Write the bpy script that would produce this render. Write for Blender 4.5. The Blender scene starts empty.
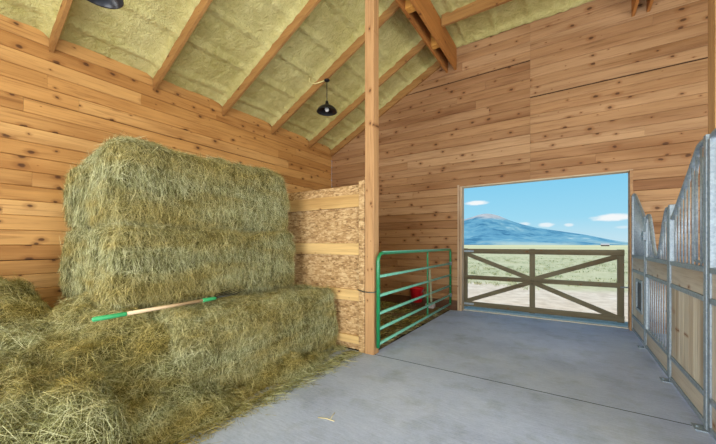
import bpy, bmesh, math, random
import numpy as np
from mathutils import Vector, Matrix, noise as mnoise

random.seed(7)
RNG = np.random.default_rng(7)
SC = bpy.context.scene
COL = SC.collection
PI = math.pi


def lin(r, g, b):
    def f(v):
        v /= 255.0
        return v / 12.92 if v <= 0.04045 else ((v + 0.055) / 1.055) ** 2.4
    return (f(r), f(g), f(b), 1.0)


# ------------------------------------------------------------------ camera
F_PX, YAW, HCAM, HORIZ = 316.0, math.radians(33.5), 1.5, 244.0
cam_d = bpy.data.cameras.new('camera')
cam_d.sensor_width = 36.0
cam_d.lens = F_PX / 716.0 * 36.0
cam_d.shift_y = (HORIZ - 222.0) / 716.0
cam_d.clip_start, cam_d.clip_end = 0.05, 20000
cam = bpy.data.objects.new('camera', cam_d)
COL.objects.link(cam)
cam.location = (0, 0, HCAM)
cam.rotation_euler = (PI / 2, 0, YAW)
SC.camera = cam

SC.view_settings.view_transform = 'Standard'
SC.view_settings.look = 'None'
SC.view_settings.gamma = 1
SC.view_settings.use_curve_mapping = False
SC.view_settings.exposure = 0.0


# ------------------------------------------------------------------ node helper
class NT:
    def __init__(s, nt):
        s.nt = nt

    def n(s, typ, ins=None, **props):
        nd = s.nt.nodes.new(typ)
        for k, v in props.items():
            setattr(nd, k, v)
        for k, v in (ins or {}).items():
            s.set(nd, k, v)
        return nd

    def set(s, nd, k, v):
        sock = nd.inputs[k]
        if isinstance(v, bpy.types.NodeSocket):
            s.nt.links.new(v, sock)
        else:
            sock.default_value = v

    def math(s, op, a, b=None, c=None, clamp=False):
        nd = s.nt.nodes.new('ShaderNodeMath')
        nd.operation = op
        nd.use_clamp = clamp
        for i, v in enumerate((a, b, c)):
            if v is not None:
                s.set(nd, i, v)
        return nd.outputs[0]

    def ramp(s, fac, stops, interp='LINEAR'):
        nd = s.nt.nodes.new('ShaderNodeValToRGB')
        cr = nd.color_ramp
        cr.interpolation = interp
        while len(cr.elements) < len(stops):
            cr.elements.new(0.5)
        for e, (p, c) in zip(cr.elements, stops):
            e.position = p
            e.color = c
        s.set(nd, 0, fac)
        return nd.outputs[0]

    def mix(s, fac, a, b, mode='MIX'):
        nd = s.nt.nodes.new('ShaderNodeMix')
        nd.data_type = 'RGBA'
        nd.blend_type = mode
        for i, v in ((0, fac), (6, a), (7, b)):
            s.set(nd, i, v)
        return nd.outputs[2]

    def mapping(s, vec, scale=(1, 1, 1), rot=(0, 0, 0), loc=(0, 0, 0)):
        nd = s.nt.nodes.new('ShaderNodeMapping')
        s.set(nd, 'Vector', vec)
        nd.inputs['Scale'].default_value = scale
        nd.inputs['Rotation'].default_value = rot
        s.set(nd, 'Location', loc)
        return nd.outputs[0]

    def noise(s, vec, scale=5, detail=4, rough=0.5, dist=0.0):
        nd = s.n('ShaderNodeTexNoise', {'Vector': vec, 'Scale': scale, 'Detail': detail, 'Roughness': rough, 'Distortion': dist})
        return nd.outputs[0]


# ------------------------------------------------------------------ world: clear blue sky with small clouds near the horizon
def px_dir(px, py):
    l = (px - 358.0) / F_PX
    v = (HORIZ - py) / F_PX
    s_, c_ = math.sin(YAW), math.cos(YAW)
    x, y = l * c_ - s_, l * s_ + c_
    return math.atan2(x, y), math.atan2(v, math.hypot(x, y))


def build_world():
    w = bpy.data.worlds.new('sky')
    SC.world = w
    w.use_nodes = True
    nt = w.node_tree
    nt.nodes.clear()
    t = NT(nt)
    co = t.n('ShaderNodeTexCoord').outputs['Generated']
    sep = t.n('ShaderNodeSeparateXYZ', {0: co})
    X, Y, Z = sep.outputs
    el = t.math('ARCSINE', Z)
    az = t.math('ARCTAN2', X, Y)
    sky = t.ramp(t.math('ADD', t.math('MULTIPLY', Z, 1.0), 0.1, clamp=True), [
        (0.0, lin(176, 172, 150)), (0.095, lin(190, 205, 205)), (0.105, lin(198, 228, 240)), (0.17, lin(158, 218, 242)),
        (0.30, lin(126, 204, 240)), (0.62, lin(104, 172, 226)), (1.0, lin(92, 156, 218))])
    nz = t.noise(t.mapping(co, (14, 14, 42)), 1.0, 6, 0.6)
    nz = t.math('MULTIPLY', t.math('SUBTRACT', nz, 0.5), 2.8)
    total = None
    # azimuth, elevation, half width, half height, opacity
    clouds = [(477, 203, .040, .007, 1.0), (614, 217, .046, .010, 1.0), (523, 224, .022, .007, .8), (546, 225, .022, .007, .8),
              (569, 225, .012, .005, .7), (625, 227, .022, .005, .4), (508, 222, .016, .005, .4)]
    for (px, py, hw, hh, op) in clouds:
        a0, e0 = px_dir(px, py)
        da = t.math('DIVIDE', t.math('SUBTRACT', az, a0), hw)
        de = t.math('DIVIDE', t.math('SUBTRACT', el, e0), hh)
        r = t.math('ADD', t.math('MULTIPLY', da, da), t.math('MULTIPLY', de, de))
        v = t.math('ADD', t.math('SUBTRACT', 1.0, r), nz)
        m = t.n('ShaderNodeMapRange', {0: v, 1: -0.1, 2: 0.9}, interpolation_type='SMOOTHSTEP').outputs[0]
        m = t.math('MULTIPLY', m, op)
        total = m if total is None else t.math('MAXIMUM', total, m)
    c = t.mix(total, sky, lin(244, 248, 250))
    bg = t.n('ShaderNodeBackground', {0: c, 1: 1.0})
    out = t.n('ShaderNodeOutputWorld', {0: bg.outputs[0]})


build_world()


def add_light(name, typ, loc, rot, energy, color=(1, 1, 1), **kw):
    d = bpy.data.lights.new(name, typ)
    d.energy = energy
    d.color = color
    for k, v in kw.items():
        setattr(d, k, v)
    o = bpy.data.objects.new(name, d)
    COL.objects.link(o)
    o.location = loc
    o.rotation_euler = rot
    return o


# sun, high and behind the barn: lights the plain, leaves the doorway in shade
add_light('sun', 'SUN', (0, -20, 40), (math.radians(10), math.radians(-5), 0), 3.2, (1.0, .96, .9), angle=math.radians(.6))
# area fill lights added to brighten the interior, at assumed unseen wall openings
add_light('added_fill_rear', 'AREA', (-.58, -4.82, 1.75), (PI / 2, 0, 0), 620, (.93, .97, 1.0), shape='RECTANGLE', size=4.2, size_y=3.3)
add_light('added_fill_right', 'AREA', (4.42, -1.2, 1.75), (PI / 2, 0, PI / 2), 430, (.95, .98, 1.0), shape='RECTANGLE', size=4.4, size_y=3.0)
add_light('added_fill_stall', 'AREA', (4.42, 5.4, 1.9), (PI / 2, 0, PI / 2), 90, (.95, .98, 1.0), shape='RECTANGLE', size=2.6, size_y=1.6)
add_light('added_fill_left', 'AREA', (-5.60, -2.9, 1.9), (PI / 2, 0, -PI / 2), 300, (.93, .97, 1.0), shape='RECTANGLE', size=2.8, size_y=2.2)


# ------------------------------------------------------------------ mesh collector
class MB:
    def __init__(s):
        s.v, s.f, s.mi, s.cur = [], [], [], 0

    def add(s, verts, faces):
        o = len(s.v)
        s.v += [tuple(p) for p in verts]
        s.f += [tuple(i + o for i in f) for f in faces]
        s.mi += [s.cur] * len(faces)
        return s

    def hexa(s, p):   # 8 points: bottom ring 0-3 counter-clockwise seen from above, top ring 4-7
        return s.add(p, [(3, 2, 1, 0), (4, 5, 6, 7), (0, 1, 5, 4), (1, 2, 6, 5), (2, 3, 7, 6), (3, 0, 4, 7)])

    def box(s, x0, x1, y0, y1, z0, z1):
        return s.hexa([(x0, y0, z0), (x1, y0, z0), (x1, y1, z0), (x0, y1, z0), (x0, y0, z1), (x1, y0, z1), (x1, y1, z1), (x0, y1, z1)])

    def bar(s, a, b, w, d, up=(0, 0, 1)):
        """rectangular bar from a to b; w measured across (perpendicular to up), d along up"""
        a, b, up = Vector(a), Vector(b), Vector(up)
        t = (b - a).normalized()
        sd = t.cross(up).normalized()
        u = sd.cross(t).normalized()
        p = []
        for q in (a, b):
            p += [q - sd * w / 2 - u * d / 2, q + sd * w / 2 - u * d / 2, q + sd * w / 2 + u * d / 2, q - sd * w / 2 + u * d / 2]
        return s.add(p, [(0, 1, 2, 3), (7, 6, 5, 4), (4, 5, 1, 0), (5, 6, 2, 1), (6, 7, 3, 2), (7, 4, 0, 3)])

    def tube(s, pts, r, n=10, caps=True):
        pts = [Vector(p) for p in pts]
        rs = r if isinstance(r, (list, tuple)) else [r] * len(pts)
        tn = []
        for i in range(len(pts)):
            a = pts[max(0, i - 1)]
            b = pts[min(len(pts) - 1, i + 1)]
            tn.append((b - a).normalized())
        ref = Vector((0, 0, 1)) if abs(tn[0].z) < .9 else Vector((1, 0, 0))
        u = tn[0].cross(ref).normalized()
        o = len(s.v)
        for i, p in enumerate(pts):
            u = (u - tn[i] * u.dot(tn[i])).normalized()
            w = tn[i].cross(u)
            for k in range(n):
                a = 2 * PI * k / n
                s.v.append(tuple(p + (u * math.cos(a) + w * math.sin(a)) * rs[i]))
        fs = []
        for i in range(len(pts) - 1):
            for k in range(n):
                k2 = (k + 1) % n
                fs.append((o + i * n + k, o + i * n + k2, o + (i + 1) * n + k2, o + (i + 1) * n + k))
        if caps:
            fs.append(tuple(o + k for k in reversed(range(n))))
            fs.append(tuple(o + (len(pts) - 1) * n + k for k in range(n)))
        s.f += fs
        s.mi += [s.cur] * len(fs)
        return s

    def lathe(s, prof, c=(0, 0, 0), n=24, closed=False):
        """prof: list of (r, z)"""
        o = len(s.v)
        for (r, z) in prof:
            for k in range(n):
                a = 2 * PI * k / n
                s.v.append((c[0] + r * math.cos(a), c[1] + r * math.sin(a), c[2] + z))
        fs = []
        for i in range(len(prof) - 1):
            for k in range(n):
                k2 = (k + 1) % n
                fs.append((o + i * n + k, o + i * n + k2, o + (i + 1) * n + k2, o + (i + 1) * n + k))
        s.f += fs
        s.mi += [s.cur] * len(fs)
        return s

    def build(s, name, mats, parent=None, loc=(0, 0, 0), smooth=False, bevel=0.0):
        L = Vector(loc) if parent is None else Vector(parent['_o'])
        me = bpy.data.meshes.new(name)
        me.from_pydata([tuple(Vector(p) - L) for p in s.v], [], s.f)
        mats = mats if isinstance(mats, (list, tuple)) else [mats]
        for m in mats:
            me.materials.append(m)
        if len(mats) > 1:
            me.polygons.foreach_set('material_index', s.mi)
        bm = bmesh.new()
        bm.from_mesh(me)
        bmesh.ops.recalc_face_normals(bm, faces=bm.faces)
        bm.to_mesh(me)
        bm.free()
        if smooth:
            me.polygons.foreach_set('use_smooth', [True] * len(me.polygons))
        me.update()
        o = bpy.data.objects.new(name, me)
        COL.objects.link(o)
        if parent is None:
            o.location = L
        else:
            o.parent = parent if parent.get('_root', 1) else parent
        o['_o'] = tuple(L)
        if bevel:
            md = o.modifiers.new('bevel', 'BEVEL')
            md.width = bevel
            md.segments = 2
            md.limit_method = 'ANGLE'
            md.angle_limit = math.radians(50)
        return o


def tag(o, label=None, cat=None, group=None, kind=None):
    if label:
        o['label'] = label
    if cat:
        o['category'] = cat
    if group:
        o['group'] = group
    if kind:
        o['kind'] = kind
    return o


def empty(name, loc, label, cat, group=None):
    o = bpy.data.objects.new(name, None)
    o.empty_display_size = .1
    COL.objects.link(o)
    o.location = loc
    o['_o'] = tuple(loc)
    return tag(o, label, cat, group)


def structure(mb, name, mats, loc=(0, 0, 0), **k):
    o = mb.build(name, mats, loc=loc, **k)
    o['kind'] = 'structure'
    return o


# ------------------------------------------------------------------ materials
def new_mat(name):
    m = bpy.data.materials.new(name)
    m.use_nodes = True
    nt = m.node_tree
    nt.nodes.clear()
    t = NT(nt)
    out = t.n('ShaderNodeOutputMaterial')
    b = t.n('ShaderNodeBsdfPrincipled')
    nt.links.new(b.outputs[0], out.inputs[0])
    return m, t, b


def bump(t, b, h, strength=.3, dist=.01):
    nd = t.n('ShaderNodeBump', {'Height': h, 'Strength': strength, 'Distance': dist})
    t.set(b, 'Normal', nd.outputs[0])


def wood_mat(name, tones, axis, knots=1.0, rough=.62, grain=1.0, knot_col=(74, 42, 20), spec=.3, kscale=1.0):
    """sawn softwood; grain runs along axis (0,1,2); every board (mesh island) gets its own tone and figure"""
    m, t, b = new_mat(name)
    co = t.n('ShaderNodeTexCoord').outputs['Object']
    rnd = t.n('ShaderNodeNewGeometry').outputs['Random Per Island']
    off = t.n('ShaderNodeCombineXYZ', {0: t.math('MULTIPLY', rnd, 37.0), 1: t.math('MULTIPLY', rnd, 91.0), 2: t.math('MULTIPLY', rnd, 63.0)}).outputs[0]
    vec = t.n('ShaderNodeVectorMath', {0: co, 1: off}, operation='ADD').outputs[0]
    sc = [22.0, 22.0, 22.0]
    sc[axis] = 1.1
    g = t.mapping(vec, tuple(sc))
    g1 = t.noise(g, 1.0, 5, .62, .9)
    sc2 = [70.0, 70.0, 70.0]
    sc2[axis] = 2.0
    g2 = t.noise(t.mapping(vec, tuple(sc2)), 1.0, 3, .6, .3)
    sc3 = [2.0, 2.0, 2.0]
    sc3 = [4.5, 4.5, 4.5]
    sc3[axis] = .55
    g3 = t.noise(t.mapping(vec, tuple(sc3)), 1.0, 3, .5)
    base = t.ramp(rnd, [(i / (len(tones) - 1), lin(*c)) for i, c in enumerate(tones)])
    fac = t.math('ADD', t.math('MULTIPLY', g1, .7), t.math('MULTIPLY', g2, .3))
    shade = t.ramp(fac, [(0.25, (1 - .42 * grain, 1 - .5 * grain, 1 - .55 * grain, 1)), (.48, (.93, .91, .9, 1)), (.72, (1.08, 1.08, 1.06, 1))])
    c = t.mix(1.0, base, shade, 'MULTIPLY')
    blot = t.ramp(g3, [(.30, (.74, .64, .54, 1)), (.50, (1, .98, .95, 1)), (.72, (1.10, 1.09, 1.06, 1))])
    c = t.mix(1.0, c, blot, 'MULTIPLY')
    if knots:
        sp = t.n('ShaderNodeSeparateXYZ', {0: vec}).outputs
        cross = 0 if axis == 2 else 2
        wob = t.noise(vec, 11.0, 3, .5)
        kv = t.n('ShaderNodeCombineXYZ', {0: t.math('MULTIPLY_ADD', sp[axis], 3.1 * kscale, t.math('MULTIPLY', wob, .16)),
                                          1: t.math('MULTIPLY_ADD', sp[cross], 5.0 * kscale, t.math('MULTIPLY', wob, .16))}).outputs[0]
        vo = t.n('ShaderNodeTexVoronoi', {'Vector': kv, 'Scale': 1.0}, voronoi_dimensions='2D')
        d = vo.outputs['Distance']
        rk = t.n('ShaderNodeSeparateColor', {0: vo.outputs['Color']}).outputs[0]
        rad = t.math('MULTIPLY', t.math('MULTIPLY', t.math('SUBTRACT', rk, .35, clamp=True), .25), knots)
        k = t.n('ShaderNodeMapRange', {0: d, 1: t.math('MULTIPLY', rad, .45), 2: rad, 3: 1.0, 4: 0.0}, interpolation_type='SMOOTHSTEP').outputs[0]
        halo = t.n('ShaderNodeMapRange', {0: d, 1: rad, 2: t.math('ADD', t.math('MULTIPLY', rad, 2.2), .02), 3: 1.0, 4: 0.0}, interpolation_type='SMOOTHSTEP').outputs[0]
        c = t.mix(t.math('MULTIPLY', halo, .42), c, lin(132, 80, 38))
        c = t.mix(t.math('MULTIPLY', k, .85), c, lin(*knot_col))
    t.set(b, 'Base Color', c)
    b.inputs['Roughness'].default_value = rough
    b.inputs['Specular IOR Level'].default_value = spec
    bump(t, b, fac, .25, .004)
    return m


def plain_mat(name, rgb, rough=.5, metal=0.0, var=.12, scale=20, bumpk=0.0, spec=.4):
    m, t, b = new_mat(name)
    co = t.n('ShaderNodeTexCoord').outputs['Object']
    nz = t.noise(co, scale, 5, .6)
    c = lin(*rgb)
    lo = tuple(v * (1 - var) for v in c[:3]) + (1,)
    hi = tuple(min(1, v * (1 + var)) for v in c[:3]) + (1,)
    t.set(b, 'Base Color', t.ramp(nz, [(.3, lo), (.7, hi)]))
    b.inputs['Roughness'].default_value = rough
    b.inputs['Metallic'].default_value = metal
    b.inputs['Specular IOR Level'].default_value = spec
    if bumpk:
        bump(t, b, nz, bumpk, .01)
    return m


PINE_L = [(204, 156, 94), (192, 142, 80), (212, 168, 108), (200, 150, 88), (180, 130, 72), (206, 160, 98)]
PINE_B = [(176, 138, 98), (164, 124, 86), (186, 150, 112), (172, 132, 92), (154, 114, 78), (180, 142, 102)]
M_WALL_L = wood_mat('pine_boards_left', PINE_L, 1, grain=1.35)
M_WALL_B = wood_mat('pine_boards_back', PINE_B, 0, grain=1.35)
M_WALL_R = wood_mat('pine_boards_right', PINE_B, 1)
M_BACKING = plain_mat('dark_backing', (60, 40, 22), .9)
M_BEAM_Y = wood_mat('fir_beam_along', [(176, 118, 60), (190, 132, 72)], 1, .6)
M_BEAM_X = wood_mat('fir_rafter_across', [(164, 122, 70), (178, 134, 80)], 0, .6)
M_POST = wood_mat('fir_post', [(180, 140, 96), (190, 150, 106)], 2, .8, kscale=1.5, grain=1.5)
M_BLOCK = wood_mat('blocking', [(214, 156, 74), (222, 168, 88)], 2, .4)
M_STUD_X = wood_mat('planed_board_across', [(214, 180, 120), (224, 190, 132)], 0, .5)
M_STUD_Z = wood_mat('planed_board_upright', [(206, 166, 110), (216, 178, 124)], 2, .5)
M_JAMB = wood_mat('jamb', [(200, 178, 152), (188, 164, 138)], 2, .3)
M_GATEWOOD_X = wood_mat('weathered_rail', [(116, 110, 90), (106, 100, 82)], 0, .4, rough=.8, knot_col=(60, 46, 32))
M_GATEWOOD_Z = wood_mat('weathered_stile', [(116, 110, 90), (106, 100, 82)], 2, .4, rough=.8, knot_col=(60, 46, 32))
M_STALL_Z = wood_mat('stall_boards_upright', [(204, 198, 184), (186, 178, 162), (212, 206, 190), (194, 184, 168)], 2, .45, knot_col=(120, 84, 50))
M_STALL_Y = wood_mat('stall_boards_along', [(200, 194, 182), (184, 176, 162), (194, 186, 172)], 1, .6, knot_col=(110, 80, 50))
M_GALV = None


def galv_mat():
    m, t, b = new_mat('galvanised_steel')
    co = t.n('ShaderNodeTexCoord').outputs['Object']
    vo = t.n('ShaderNodeTexVoronoi', {'Vector': co, 'Scale': 60.0})
    nz = t.noise(co, 8, 4, .6)
    f = t.math('ADD', t.math('MULTIPLY', t.n('ShaderNodeSeparateColor', {0: vo.outputs['Color']}).outputs[0], .35), t.math('MULTIPLY', nz, .65))
    t.set(b, 'Base Color', t.ramp(f, [(.25, lin(126, 138, 148)), (.75, lin(156, 168, 176))]))
    b.inputs['Metallic'].default_value = .4
    t.set(b, 'Roughness', t.ramp(nz, [(.3, (.45, .45, .45, 1)), (.7, (.6, .6, .6, 1))]))
    return m


M_GALV = galv_mat()


def paint_tube_mat():
    m, t, b = new_mat('green_painted_steel')
    co = t.n('ShaderNodeTexCoord').outputs['Object']
    nz = t.noise(co, 14, 5, .65)
    c = t.ramp(nz, [(.3, lin(10, 112, 62)), (.6, lin(22, 134, 80)), (.8, lin(60, 150, 104))])
    t.set(b, 'Base Color', c)
    b.inputs['Roughness'].default_value = .38
    b.inputs['Coat Weight'].default_value = .4
    b.inputs['Coat Roughness'].default_value = .25
    return m


M_GREEN = paint_tube_mat()
M_GREEN_SHEEN = plain_mat('green_paint_sky_sheen', (104, 168, 146), .35, 0, .2, 18)  # paler green holds the sky sheen of the rails in its colour
M_BLACK = plain_mat('black_enamel', (30, 30, 32), .3, .2, .1)
M_WHITE_BULB = plain_mat('frosted_bulb', (225, 225, 220), .35)
M_WIRE = plain_mat('pale_cable', (226, 214, 150), .5)
M_RED = plain_mat('red_plastic', (214, 30, 38), .4, 0, .08)
M_CHAIN = plain_mat('dark_chain', (96, 100, 92), .45, .7)
M_FORK_GREEN = plain_mat('green_grip', (58, 158, 98), .45, 0, .15, 30)
M_FORK_WOOD = wood_mat('ash_handle', [(214, 190, 156), (220, 198, 166)], 1, 0, grain=.5)
M_TINE = plain_mat('tine_steel', (66, 66, 60), .45, .7)
M_LIGHT_PATCH = plain_mat('pale_block', (206, 200, 204), .7, 0, .1, 9)
M_OPENING_SHADE = plain_mat('dark_opening', (52, 58, 66), .6)


def foam_mat():
    m, t, b = new_mat('spray_foam')
    co = t.n('ShaderNodeTexCoord').outputs['Object']
    n1 = t.noise(co, 1.1, 4, .6)
    n2 = t.noise(co, 9, 6, .6, .8)
    n3 = t.noise(co, 40, 4, .6)
    c = t.ramp(n1, [(.3, lin(178, 166, 94)), (.5, lin(200, 188, 118)), (.72, lin(216, 206, 142))])
    c = t.mix(.35, c, t.ramp(n2, [(.3, lin(156, 146, 78)), (.7, lin(226, 216, 156))]))
    t.set(b, 'Base Color', c)
    b.inputs['Roughness'].default_value = .75
    b.inputs['Specular IOR Level'].default_value = .2
    bump(t, b, t.math('ADD', t.math('MULTIPLY', n2, .8), t.math('MULTIPLY', n3, .45)), 1.0, .05)
    return m


M_FOAM = foam_mat()


def concrete_mat():
    m, t, b = new_mat('broomed_concrete')
    co = t.n('ShaderNodeTexCoord').outputs['Object']
    n1 = t.noise(co, .9, 5, .62)
    n2 = t.noise(t.mapping(co, (9, 60, 1), (0, 0, .25)), 1, 4, .6, .4)
    n3 = t.noise(co, 60, 4, .7)
    n4 = t.noise(co, 2.6, 6, .65)
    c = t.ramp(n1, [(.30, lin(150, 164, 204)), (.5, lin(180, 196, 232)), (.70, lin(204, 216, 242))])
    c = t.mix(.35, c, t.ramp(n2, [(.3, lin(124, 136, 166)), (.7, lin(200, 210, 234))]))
    c = t.mix(.22, c, t.ramp(n3, [(.3, lin(90, 92, 98)), (.7, lin(190, 190, 190))]))
    stain = t.ramp(n4, [(.50, (1, 1, 1, 1)), (.70, (.78, .78, .74, 1))])
    c = t.mix(1.0, c, stain, 'MULTIPLY')
    t.set(b, 'Base Color', c)
    b.inputs['Roughness'].default_value = .72
    bump(t, b, t.math('ADD', n2, t.math('MULTIPLY', n3, .6)), .25, .006)
    return m


M_CONC = concrete_mat()
M_JOINT = plain_mat('joint_dirt', (34, 36, 44), 1.0, spec=0.0)


def osb_mat():
    m, t, b = new_mat('oriented_strand_board')
    co = t.n('ShaderNodeTexCoord').outputs['Object']
    cs = []
    for i, (rot, sc) in enumerate(((.2, (14, 14, 46)), (-.5, (15, 15, 44)), (1.3, (18, 18, 52)))):
        v = t.mapping(co, sc, (0, rot, 0), (i * 3.1, 0, i * 1.7))
        vo = t.n('ShaderNodeTexVoronoi', {'Vector': v, 'Scale': 1.0})
        cs.append(t.n('ShaderNodeSeparateColor', {0: vo.outputs['Color']}).outputs[0])
    pick = t.noise(co, 16, 2, .5)
    f = t.mix(t.ramp(pick, [(.45, (0, 0, 0, 1)), (.55, (1, 1, 1, 1))]), cs[0], cs[1])
    f = t.mix(.4, f, cs[2])
    c = t.ramp(f, [(.1, lin(128, 96, 58)), (.35, lin(168, 130, 84)), (.6, lin(190, 154, 106)), (.9, lin(212, 182, 136))])
    t.set(b, 'Base Color', c)
    b.inputs['Roughness'].default_value = .6
    bump(t, b, f, .2, .003)
    return m


M_OSB = osb_mat()


def hay_mat(name, tones, green=.5):
    m, t, b = new_mat(name)
    co = t.n('ShaderNodeTexCoord').outputs['Object']
    rnd = t.n('ShaderNodeNewGeometry').outputs['Random Per Island']
    n1 = t.noise(co, 3.2, 5, .65)
    f = t.math('ADD', t.math('MULTIPLY', rnd, .74), t.math('MULTIPLY', n1, .70))
    f = t.math('SUBTRACT', f, .23, clamp=True)
    c = t.ramp(f, [(i / (len(tones) - 1), lin(*q)) for i, q in enumerate(tones)])
    patch = t.noise(t.mapping(co, (.8, .6, 2.6)), 1.4, 4, .55)
    c = t.mix(t.ramp(patch, [(.42, (0, 0, 0, 1)), (.62, (green, green, green, 1))]), c, t.mix(1.0, c, lin(240, 210, 136), 'MULTIPLY'))
    t.set(b, 'Base Color', c)
    b.inputs['Roughness'].default_value = .7
    b.inputs['Specular IOR Level'].default_value = .25
    return m


HAY_G = [(48, 44, 20), (98, 94, 50), (146, 144, 94), (178, 176, 128), (216, 212, 168), (160, 162, 112)]
HAY_Y = [(46, 44, 20), (94, 92, 46), (138, 136, 84), (170, 168, 118), (212, 208, 162), (146, 154, 110)]
M_HAY = hay_mat('hay_green', HAY_G, .65)
M_HAY_LOOSE = hay_mat('hay_loose', HAY_Y, .8)
M_HAY_CORE = plain_mat('hay_core', (78, 72, 36), .9, 0, .4, 30, .8, .1)

# ------------------------------------------------------------------ room dimensions
XL, XR, YB, YF = -5.68, 4.50, 7.20, -5.0        # left wall, right wall, back wall (with the doorway), wall behind the camera
SL = .497                                         # roof slope
ZE, ZF = 4.27, 6.03                               # foam height at the side walls, flat foam over the aisle
XA0, XA1 = XL + (ZF - ZE) / SL, XR - (ZF - ZE) / SL
DX0, DX1, DZ = -1.98, .92, 2.78                   # doorway


def roof_z(x):
    return min(ZF, ZE + SL * (x - XL), ZE + SL * (XR - x))


# ------------------------------------------------------------------ floor
mb = MB()
ys = [YF - .2, 3.70 - 5.2, 3.705, YB + .12]
for i in range(3):
    mb.cur = 0
    mb.box(XL - .05 if i < 2 else -2.22, XR, ys[i] + .008, ys[i + 1] - .008, -.15, 0)
mb.cur = 1
mb.box(XL - .05, XR, YF - .2, YB + .11, -.16, -.0008)
structure(mb, 'floor', [M_CONC, M_JOINT])
# bare earth of the stall behind the green gate
mb = MB()
xs = np.linspace(XL, -2.225, 50)
yy = np.linspace(3.72, YB, 50)
vs = [(x, y, .005 + .025 * (mnoise.noise((x * 3, y * 3, 0)) + .4 * mnoise.noise((x * 9, y * 9, 3)) + .3)) for y in yy for x in xs]
fs = [(j * 50 + i, j * 50 + i + 1, j * 50 + i + 51, j * 50 + i + 50) for j in range(49) for i in range(49)]
mb.add(vs, fs)
M_EARTH = plain_mat('stall_earth', (120, 104, 80), .95, 0, .5, 22, .8, .1)
structure(mb, 'floor_stall', M_EARTH, smooth=True)


# ------------------------------------------------------------------ board walls
ROW = .186


def plank(mb, axis, s, a0, a1, b0, b1, z0, z1, face, depth=.02, ch=.007):
    """one horizontal board. axis 'x' or 'y'; the room-side face lies at `face`, the board extends `depth` in direction s.
    a0,a1: ends at z0;  b0,b1: ends at z1"""
    q = [(face + s * ch, z0, 0), (face, z0 + ch, 0), (face, z1 - ch, 0), (face + s * ch, z1, 0), (face + s * depth, z1, 0), (face + s * depth, z0, 0)]
    vs = []
    for e in (0, 1):
        for (f, z, _) in q:
            k = (z - z0) / (z1 - z0)
            a = (a0 + (b0 - a0) * k) if e == 0 else (a1 + (b1 - a1) * k)
            vs.append((a, f, z) if axis == 'x' else (f, a, z))
    fs = [(i, (i + 1) % 6, 6 + (i + 1) % 6, 6 + i) for i in range(6)] + [(5, 4, 3, 2, 1, 0), (6, 7, 8, 9, 10, 11)]
    mb.add(vs, fs)


def board_spans(lo, hi, rng, fixed=None, lmin=3.0, lmax=4.9):
    cuts = [lo]
    p = lo + rng.uniform(.6, lmax)
    while p < hi - .5:
        cuts.append(p)
        p += rng.uniform(lmin, lmax)
    cuts.append(hi)
    if fixed is not None:
        cuts = [c for c in cuts if abs(c - fixed) > .7 or c in (lo, hi)] + ([fixed] if lo < fixed < hi else [])
        cuts.sort()
    return cuts


def side_wall(name, face, s, mat, ztop, holes=()):
    rng = random.Random(name)
    mb = MB()
    z = .0
    while z < ztop:
        z1 = min(z + ROW, ztop)
        segs = [(YF, YB)]
        for (y0, y1, h0, h1) in holes:
            if z1 > h0 + .02 and z < h1 - .02:
                segs = [q for (a, b) in segs for q in ((a, min(b, y0)), (max(a, y1), b)) if q[1] - q[0] > .05]
        for (a, b) in segs:
            c = board_spans(a, b, rng)
            for i in range(len(c) - 1):
                dj = rng.uniform(-.0015, .0015)
                plank(mb, 'y', s, c[i] + .001, c[i + 1] - .001, c[i] + .001, c[i + 1] - .001, z + .0016, z1 - (.008 if rng.random() < .08 else .0016), face + dj)
        z = z1
    mb.cur = 1
    if holes:
        (y0, y1, h0, h1) = holes[0]
        prev = YF
        for (y0, y1, h0, h1) in sorted(holes):
            mb.box(face + s * .021, face + s * .14, prev, y0, -.1, ztop)
            if h0 > .02:
                mb.box(face + s * .021, face + s * .14, y0, y1, -.1, h0)
            mb.box(face + s * .021, face + s * .14, y0, y1, h1, ztop)
            prev = y1
        mb.box(face + s * .021, face + s * .14, prev, YB, -.1, ztop)
    else:
        a, b = sorted((face + s * .021, face + s * .14))
        mb.box(a, b, YF, YB, -.1, ztop)
    return structure(mb, name, [mat, M_BACKING])


side_wall('wall_left', XL, -1, M_WALL_L, ZE + .02, holes=[(-4.3, -1.5, .8, 3.0)])  # unseen opening added behind the camera for the left fill light
side_wall('wall_right', XR, 1, M_WALL_R, ZE + .02, holes=[(-3.4, 1.0, .2, 3.3), (4.1, 6.7, 1.1, 2.7)])  # unseen openings added for the two fill lights on this side


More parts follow.
